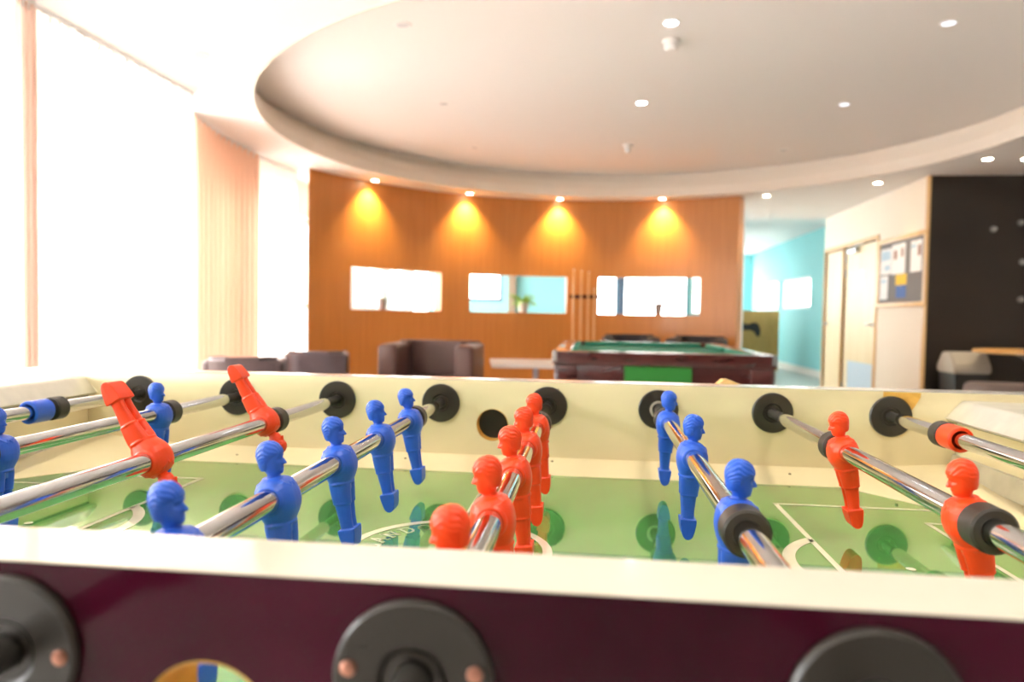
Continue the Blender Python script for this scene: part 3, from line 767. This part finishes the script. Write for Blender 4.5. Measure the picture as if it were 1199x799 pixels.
# ------------------------------------------------------------------ LAMPS AND CEILING FITTINGS
def downlight(x, y, z, label, glow, group, r=.038):
    t = thing('downlight', label, 'ceiling light', (x, y, z), 0, group)
    bm = bmesh.new(); ring_lathe(bm, (x, y, z), (0, 0, -1), [(.0, r + .012), (.004, r + .010), (.006, r), (.0, r - .004)], 28)
    obj('lamp_trim', bm, 'lampwhite', t)
    obj('lamp_lens', lathe((x, y, z - .0035), (0, 0, 1), [(0, r - .002), (.003, r - .003)], 24), glow, t)
    return t
def spot(t, power, color, size, aim=(0, 0, -1), blend=1.0, rad=.03):
    l = bpy.data.lights.new('lamp', 'SPOT'); l.energy = power; l.color = color; l.spot_size = math.radians(size); l.spot_blend = blend; l.shadow_soft_size = rad
    o = bpy.data.objects.new('lamp', l); C.objects.link(o)
    o.parent = t; o.location = (0, 0, -.012)
    o.rotation_euler = Vector(aim).to_track_quat('-Z', 'Y').to_euler()
WARM = (1.0, .70, .26)
for (x, y), lab in zip([(-2.13, 6.38), (-1.26, 7.17), (-.27, 7.6), (.95, 7.73)], ['first', 'second', 'third', 'fourth']):
    d = (Vector((x, y)) - Vector((WCX, WCY))).normalized(); p = Vector((WCX, WCY)) + d * (WR - .115)
    t = downlight(p.x, p.y, ZS, 'warm downlight above the orange veneer wall, %s from the left' % lab, 'warm', 'wall washing downlights')
    spot(t, 92, WARM, 100, (d.x * .22, d.y * .22, -1))
for (x, y), lab in zip([(2.04, 7.38), (2.94, 6.62), (3.41, 5.53), (3.72, 5.54)], ['warm downlight just right of the orange veneer wall', 'warm downlight over the white wall with the notice board', 'warm downlight above the left part of the dark wall', 'warm downlight at the right edge above the dark wall']):
    t = downlight(x, y, ZS, lab, 'warm', 'soffit downlights'); spot(t, 22, (1, .80, .55), 95)
for (x, y, g, pw), lab in zip([(.54, 3.19, 'cool', 26), (.48, 4.72, 'cool', 22), (2.02, 4.84, 'dim', 5), (2.06, 3.30, 'dim', 5), (-.98, 3.12, 'lensoff', 0), (-1.06, 4.66, 'lensoff', 0), (1.96, 6.36, 'lensoff', 0), (-1.06, 6.14, 'lensoff', 0)],
        ['bright downlight beside the smoke detector in the round recess', 'bright downlight at the middle of the round recess', 'dim downlight in the right half of the round recess above the doors', 'dim downlight near the top right of the photo in the round recess', 'unlit downlight near the top left of the round recess', 'faint downlight at the left middle of the round recess', 'unlit downlight near the right rim of the round recess', 'unlit downlight near the left rim of the round recess']):
    t = downlight(x, y, ZRE, lab, g, 'recess downlights')
    if pw: spot(t, pw, (1, .95, .88), 120)
for (x, y), lab in zip([(-2.30, 4.07), (-2.0, 2.75)], ['small downlight over the pleated peach curtain', 'small downlight over the wide sheer curtain']):
    downlight(x, y, ZS, lab, 'lensoff', 'soffit downlights')
for (x, y), lab in zip([(-1.0, -.75), (.6, -.75), (2.1, -.75), (.6, .9), (2.1, .9)], ['downlight above the left goal of the football table', 'downlight directly above the football table', 'downlight above the right goal of the football table', 'downlight in the soffit just beyond the football table', 'downlight in the soffit to the right beyond the football table']):
    t = downlight(x, y, ZS, lab, 'warm', 'soffit downlights'); spot(t, 32, (1, .91, .78), 125, rad=.05)
downlight(2.68, 10.62, 2.591, 'bright downlight in the corridor ceiling beyond the orange wall', 'warm', 'corridor downlights', .08)
sd = thing('smoke_detector', 'white smoke detector beside the brightest downlight in the round recess', 'smoke detector', (.57, 3.46, ZRE))
obj('base', lathe((.57, 3.46, ZRE), (0, 0, -1), [(0, .052), (.018, .052), (.022, .046)], 32), 'lampwhite', sd)
obj('sensor_head', lathe((.57, 3.46, ZRE), (0, 0, -1), [(.022, .036), (.048, .040), (.060, .032), (.064, .016)], 32), 'lampwhite', sd)
sd = thing('motion_sensor', 'small white sensor hanging near the far rim of the round recess', 'sensor', (.44, 6.09, ZRE))
obj('base', lathe((.44, 6.09, ZRE), (0, 0, -1), [(0, .05), (.02, .05), (.026, .04)], 24), 'lampwhite', sd)
obj('sensor_head', lathe((.44, 6.09, ZRE), (0, 0, -1), [(.026, .025), (.06, .03), (.08, .02), (.085, .005)], 24), 'lampwhite', sd)

# ------------------------------------------------------------------ POOL TABLE
px0, px1, py0, py1 = -.10, 1.225, 3.40, 5.36
pool = thing('pool_table', 'mahogany pool table with green cloth in front of the orange wall', 'pool table', ((px0 + px1) / 2, (py0 + py1) / 2, 0))
bm = bmesh.new(); w = .105
for a in ((px0, px1, py0, py0 + w), (px0, px1, py1 - w, py1)): add_box(bm, *a, .715, .80, .012, 3)
for a in ((px0, px0 + w, py0 + w, py1 - w), (px1 - w, px1, py0 + w, py1 - w)): add_box(bm, *a, .715, .80, .012, 3)
obj('rail', bm, 'mahog', pool)
obj('cloth', box(px0 + .06, px1 - .06, py0 + .06, py1 - .06, .74, .765), 'baize', pool)
for a in ((px0 + w + .07, px1 - w - .07, py0 + w - .004, py0 + w + .045), (px0 + w + .07, px1 - w - .07, py1 - w - .045, py1 - w + .004),
          (px0 + w - .004, px0 + w + .045, py0 + w + .08, (py0 + py1) / 2 - .07), (px0 + w - .004, px0 + w + .045, (py0 + py1) / 2 + .07, py1 - w - .08),
          (px1 - w - .045, px1 - w + .004, py0 + w + .08, (py0 + py1) / 2 - .07), (px1 - w - .045, px1 - w + .004, (py0 + py1) / 2 + .07, py1 - w - .08)):
    obj('cushion', box(*a, .765, .801, .012, 3), 'baize', pool)
for x in (px0 + w, px1 - w):
    for y in (py0 + w, (py0 + py1) / 2, py1 - w):
        obj('pocket', lathe((x, y, .7655), (0, 0, 1), [(0, .052), (.002, .052)], 24), 'gap_shade', pool)
obj('cabinet', box(px0 + .03, px1 - .03, py0 + .03, py1 - .03, .38, .72, .01, 2), 'mahog', pool)
obj('ball_return_panel', box(.335, .735, py0 + .018, py0 + .034, .40, .713, .003, 1), 'baize2', pool, label='bright green panel on the front')
for x in (px0 + .01, px1 - .15):
    for y in (py0 + .012, py1 - .15):
        bm = bmesh.new(); add_box(bm, x, x + .14, y, y + .14, .34, .714, .01, 2)
        add_prism(bm, [(x + .01, .34), (x + .13, .34), (x + .11, 0), (x + .03, 0)], 1, y + .02, y + .12)
        obj('leg', bm, 'mahog', pool)
for x in (px0 - .002, px1 - .028):
    obj('corner_plate', box(x, x + .03, py0 - .002, py0 + .03, .735, .802, .006, 2), 'steelgrey', pool)

pool.scale = (1, 1, .972)
# ------------------------------------------------------------------ TUB CHAIRS
def make_chair(name, label, loc, rz, w, d, h, m, group):
    t = thing(name, label, 'armchair', loc, 0, group)
    x, y, z = loc; aw = w * .2
    def bx(n, *a, **k): return obj(n, box(*a, **k), m, t)
    bx('seat', x - w / 2 + aw, x + w / 2 - aw, y - d / 2 + .02, y + d / 2 - aw, .14, h * .58, bev=.03, seg=4)
    for s in (-1, 1):
        a = (x - w / 2, x - w / 2 + aw) if s < 0 else (x + w / 2 - aw, x + w / 2)
        bx('armrest', *a, y - d / 2, y + d / 2 - aw * .5, .10, h - .02, bev=.035, seg=4)
    # curved backrest
    bm = bmesh.new(); pts_o = []; pts_i = []; n = 14
    for i in range(n + 1):
        u = -1 + 2 * i / n
        yo = d / 2 - .10 * (u ** 4); yi = yo - aw
        pts_o.append((x + u * (w / 2 - .008), y + yo)); pts_i.append((x + u * (w / 2 - .06), y + yi + .02))
    poly = pts_o + pts_i[::-1]
    add_prism(bm, poly, 2, .10, h)
    bmesh.ops.bevel(bm, geom=[e for e in bm.edges if abs(e.verts[0].co.z - e.verts[1].co.z) < 1e-6 and e.verts[0].co.z > h - .01], offset=.025, segments=3, affect='EDGES')
    obj('backrest', bm, m, t)
    for sx in (-1, 1):
        for sy in (-1, 1):
            obj('leg', lathe((x + sx * (w / 2 - .07), y + sy * (d / 2 - .07), 0), (0, 0, 1), [(0, .016), (.11, .022)], 12), 'metal', t)
    t.rotation_euler = (0, 0, rz)
    return t
make_chair('tub_chair', 'brown leather tub armchair left of the white low table, against the orange wall', (-1.265, 5.36, 0), 0, .83, .72, .745, 'leather', 'tub armchairs')
make_chair('tub_chair', 'grey leather armchair nearest the curtains, seen from behind', (-2.20, 3.70, 0), PI + .36, .50, .60, .69, 'leathergrey', 'tub armchairs')
make_chair('tub_chair', 'dark grey leather armchair beside the left end of the orange wall', (-2.10, 4.72, 0), PI + .30, .50, .58, .68, 'leathergrey', 'tub armchairs')
make_chair('low_armchair', 'charcoal armchair behind the pool table, left of the pair', (.56, 7.12, 0), 0, .62, .62, .795, 'charcoal', 'charcoal armchairs at the wall')
make_chair('low_armchair', 'charcoal armchair behind the pool table, right of the pair', (1.27, 6.98, 0), -.25, .60, .62, .795, 'charcoal', 'charcoal armchairs at the wall')

# white low table
wt = thing('low_table', 'white square low table on a steel pedestal left of the pool table', 'table', (-.40, 5.86, 0))
bm = box(-.82, -.07, 5.45, 6.28, .515, .55, .006, 2)
obj('tabletop', bm, 'whitetop', wt)
obj('pedestal', lathe((-.39, 5.85, 0), (0, 0, 1), [(.02, .026), (.514, .026)], 20), 'steel', wt)
obj('foot_plate', lathe((-.39, 5.85, 0), (0, 0, 1), [(0, .22), (.012, .22), (.02, .20)], 32), 'steel', wt)
wt.rotation_euler = (0, 0, .16)

# cue rack and cues on the curved wall
rk = thing('cue_rack', 'dark wall bar holding pool cues between two wall slits', 'cue rack', (.02, 7.68, 0))
bm = bmesh.new(); add_box(bm, -.135, .215, 7.66, 7.70, 1.20, 1.245, .004)
for x in (-.05, .045, .125): add_box(bm, x - .006, x + .006, 7.60, 7.66, 1.205, 1.24)
add_box(bm, -.135, -.12, 7.60, 7.66, 1.205, 1.24); add_box(bm, .20, .215, 7.60, 7.66, 1.205, 1.24)
obj('rack_bar', bm, 'mahog', rk)
bm = bmesh.new(); add_box(bm, -.135, .215, 7.58, 7.70, .06, .10, .004)
obj('rack_base', bm, 'mahog', rk)
for x, top, lab in ((-.09, 1.548, 'tallest pool cue at the left of the wall rack'), (0, 1.532, 'second pool cue from the left in the wall rack'), (.085, 1.52, 'third pool cue from the left in the wall rack'), (.158, 1.32, 'shortest pool cue at the right end of the wall rack')):
    t = thing('pool_cue', lab, 'pool cue', (x, 7.63, .10), 0, 'cues in the wall rack')
    obj('shaft', lathe((x, 7.63, 0), (0, 0, 1), [(.62, .0125), (top - .012, .0085)], 14), 'cue', t)
    obj('butt', lathe((x, 7.63, 0), (0, 0, 1), [(.10, .0155), (.11, .0165), (.62, .0128)], 14), 'cue', t)
    obj('tip', lathe((x, 7.63, 0), (0, 0, 1), [(top - .012, .0085), (top - .002, .0082), (top, .005)], 14), 'paper', t)

# plants on the slit sills
def plant(name, label, cx, cy, z, rp, hp, potm, leaves, length, spread):
    t = thing(name, label, 'potted plant', (cx, cy, z))
    obj('pot', lathe((cx, cy, z), (0, 0, 1), [(0, rp * .72), (.004, rp * .76), (hp - .012, rp), (hp - .012, rp * 1.06), (hp, rp * 1.06), (hp, rp * .9), (hp - .02, rp * .88)], 28), potm, t)
    obj('soil', lathe((cx, cy, z + hp - .022), (0, 0, 1), [(0, rp * .88), (.004, rp * .86)], 20), 'soil', t)
    bm = bmesh.new()
    for k in range(leaves):
        a = random.uniform(0, 2 * PI); L = length * random.uniform(.6, 1.15); up = random.uniform(.35, 1.3)
        w = .006 + .004 * random.random(); prev = None; dx, dy = math.cos(a), math.sin(a)
        for i in range(7):
            u = i / 6
            r = rp * .3 + spread * L * u; zz = z + hp - .02 + L * (up * u - .75 * u * u)
            ww = w * math.sin(PI * min(.98, .12 + .86 * u)) + .0008
            pr = [bm.verts.new((cx + dx * r - dy * ww, cy + dy * r + dx * ww, zz)), bm.verts.new((cx + dx * r, cy + dy * r, zz - ww * .5)), bm.verts.new((cx + dx * r + dy * ww, cy + dy * r - dx * ww, zz))]
            if prev:
                bm.faces.new((prev[0], pr[0], pr[1], prev[1])); bm.faces.new((prev[1], pr[1], pr[2], prev[2]))
            prev = pr
    obj('leaves', bm, 'leaf', t)
    return t
def sill(a, r=WR + .075): return WCX + r * math.cos(a), WCY + r * math.sin(a)
p1 = sill(on_wall(-2.117, 6.75)); p2 = sill(on_wall(-.68, 7.72)); p3 = sill(on_wall(.905, 7.72))
plant('potted_plant', 'small plant in a grey pot in the leftmost wall slit', *p1, 1.022, .050, .125, 'potdark', 16, .07, .5)
plant('potted_fern', 'bushy green plant in a white pot in the middle wall slit', *p2, 1.022, .062, .135, 'pot', 90, .19, .95)
plant('potted_plant', 'small plant in a grey pot in the right wall slit behind the pool table', *p3, 1.022, .050, .14, 'potdark', 14, .07, .5)

# notice board with papers
nb = thing('notice_board', 'oak framed grey felt notice board on the white wall', 'notice board', (3.27, 6.8, 1.13))
bm = bmesh.new()
y0, y1, z0, z1 = 6.225, 7.385, 1.135, 1.872; w = .05
add_box(bm, 3.245, 3.2695, y0, y1, z0, z0 + w, .003); add_box(bm, 3.245, 3.2695, y0, y1, z1 - w, z1, .003)
add_box(bm, 3.2455, 3.2690, y0, y0 + w, z0 + w, z1 - w); add_box(bm, 3.2455, 3.2690, y1 - w, y1, z0 + w, z1 - w)
obj('board_frame', bm, 'doorframe', nb)
obj('felt_panel', box(3.256, 3.2692, y0 + w, y1 - w, z0 + w, z1 - w), 'felt', nb)
def paper(label, y0, y1, z0, z1, m, prints=()):
    t = thing('pinned_paper', label, 'paper', (3.255, (y0 + y1) / 2, z0), 0, 'papers on the notice board')
    obj('sheet', box(3.2535, 3.2555, y0, y1, z0, z1), m, t)
    for a, b, c, d, pm in prints: obj('print', box(3.2525, 3.2534, y0 + (y1 - y0) * a, y0 + (y1 - y0) * b, z0 + (z1 - z0) * c, z0 + (z1 - z0) * d), pm, t)
    obj('pin', lathe((3.2535, (y0 + y1) / 2, z1 - .015), (-1, 0, 0), [(0, .006), (.008, .005)], 10), 'metal', t)
paper('white poster with blue print at the left of the notice board', 7.03, 7.32, 1.49, 1.765, 'paper', [(.1, .9, .55, .9, 'printblue'), (.1, .6, .15, .35, 'printblue')])
paper('white poster with a brown figure at the middle of the notice board', 6.70, 7.02, 1.48, 1.79, 'paper', [(.6, .85, .5, .8, 'printred'), (.12, .3, .55, .85, 'printred')])
paper('white poster at the right of the notice board', 6.33, 6.57, 1.48, 1.785, 'paper', [(.05, .35, .5, .85, 'printred'), (.5, .95, .75, .9, 'printblue')])
paper('white sheet at the lower left of the notice board', 7.11, 7.31, 1.225, 1.475, 'paper', [(.2, .8, .7, .85, 'printblue')])
paper('yellow paper square in the middle of the notice board', 6.65, 6.91, 1.365, 1.475, 'pyellow')
paper('blue paper square below the yellow one on the notice board', 6.66, 6.89, 1.235, 1.36, 'pblue')

# hooks on the dark wall
for x, z, lab in ((3.912, 1.885, 'lone round metal knob on the dark wall, leftmost of the knobs'), (4.152, 1.946, 'topmost round metal knob on the dark wall'), (4.182, 1.575, 'round metal knob on the dark wall, middle of the column of knobs'), (4.181, 1.219, 'lowest round metal knob on the dark wall')):
    x = .133 + (x - .133) * .984; z = .991 + (z - .991) * .984
    t = thing('wall_knob', lab, 'wall knob', (x, 6.262, z), 0, 'round knobs on the dark wall')
    obj('plate', lathe((x, 6.262, z), (0, -1, 0), [(0, .030), (.006, .028)], 20), 'steelgrey', t)
    obj('knob', lathe((x, 6.262, z), (0, -1, 0), [(.006, .010), (.02, .010), (.024, .02), (.034, .02), (.038, .014)], 20), 'metal', t)

# litter bin, round table, upholstered bench
bn = thing('litter_bin', 'dark litter bin with pale grey sloped lid in front of the dark wall', 'bin', (3.52, 6.03, 0))
bm = bmesh.new(); add_prism(bm, [(3.40, 0), (3.65, 0), (3.67, .53), (3.38, .53)], 1, 5.88, 6.18)
obj('bin_body', bm, 'binbody', bn)
bm = bmesh.new(); add_prism(bm, [(5.86, .532), (6.20, .532), (6.20, .60), (6.11, .722), (5.95, .722), (5.86, .60)], 0, 3.365, 3.685)
bmesh.ops.bevel(bm, geom=bm.edges[:], offset=.012, segments=2, affect='EDGES')
obj('bin_lid', bm, 'binlid', bn)
rt_ = thing('round_table', 'round amber wooden table on a grey pedestal before the dark wall', 'table', (3.84, 5.55, 0))
obj('tabletop', lathe((3.84, 5.55, .735), (0, 0, 1), [(0, .425), (.006, .435), (.026, .435), (.032, .425)], 64), 'tabletop', rt_)
obj('pedestal', lathe((3.84, 5.55, 0), (0, 0, 1), [(.03, .035), (.66, .035), (.70, .08), (.734, .16)], 24), 'steelgrey', rt_)
obj('foot_plate', lathe((3.84, 5.55, 0), (0, 0, 1), [(0, .25), (.014, .25), (.03, .18)], 32), 'steelgrey', rt_)
be = thing('upholstered_bench', 'taupe upholstered low armchair back in front of the round amber table', 'bench', (3.75, 4.80, 0))
bm = box(3.02, 4.5, 4.62, 5.02, .18, .535, .05, 4); obj('seat_cushion', bm, 'bench', be)
for x in (3.12, 4.40):
    for y in (4.70, 4.94): obj('leg', lathe((x, y, 0), (0, 0, 1), [(0, .02), (.19, .026)], 12), 'steelgrey', be)

# ------------------------------------------------------------------ DAYLIGHT
w = bpy.data.worlds.new('daylight'); bpy.context.scene.world = w; w.use_nodes = True
bg = w.node_tree.nodes['Background']; bg.inputs[0].default_value = (1.0, .995, .985, 1); bg.inputs[1].default_value = 10.5

# ------------------------------------------------------------------ CAMERA
cam = bpy.data.cameras.new('camera'); co = bpy.data.objects.new('camera', cam); C.objects.link(co)
yaw, pitch, roll = -.1095, -.0359, .0168
cy, sy, cp, sp, cr, sr = math.cos(yaw), math.sin(yaw), math.cos(pitch), math.sin(pitch), math.cos(roll), math.sin(roll)
fw = Vector((sy * cp, cy * cp, sp)); r0 = Vector((cy, -sy, 0)); u0 = r0.cross(fw)
rr = cr * r0 + sr * u0; uu = -sr * r0 + cr * u0
mw = Matrix(((rr.x, uu.x, -fw.x, .133), (rr.y, uu.y, -fw.y, -.9942), (rr.z, uu.z, -fw.z, .1247 + ZR), (0, 0, 0, 1)))
co.matrix_world = mw
cam.sensor_width = 36; cam.lens = 846.4973 / 1199 * 36
cam.clip_start = .01; cam.clip_end = 100
cam.dof.use_dof = True; cam.dof.focus_distance = .62; cam.dof.aperture_fstop = 6.3
sc = bpy.context.scene
sc.camera = co
sc.view_settings.view_transform = 'Standard'; sc.view_settings.look = 'None'; sc.view_settings.gamma = 1; sc.view_settings.use_curve_mapping = False
sc.view_settings.exposure = 0.65
sc.cycles.use_denoising = True
sc.cycles.max_bounces = 12; sc.cycles.diffuse_bounces = 6; sc.cycles.glossy_bounces = 5; sc.cycles.transparent_max_bounces = 16
sc.cycles.sample_clamp_indirect = 12
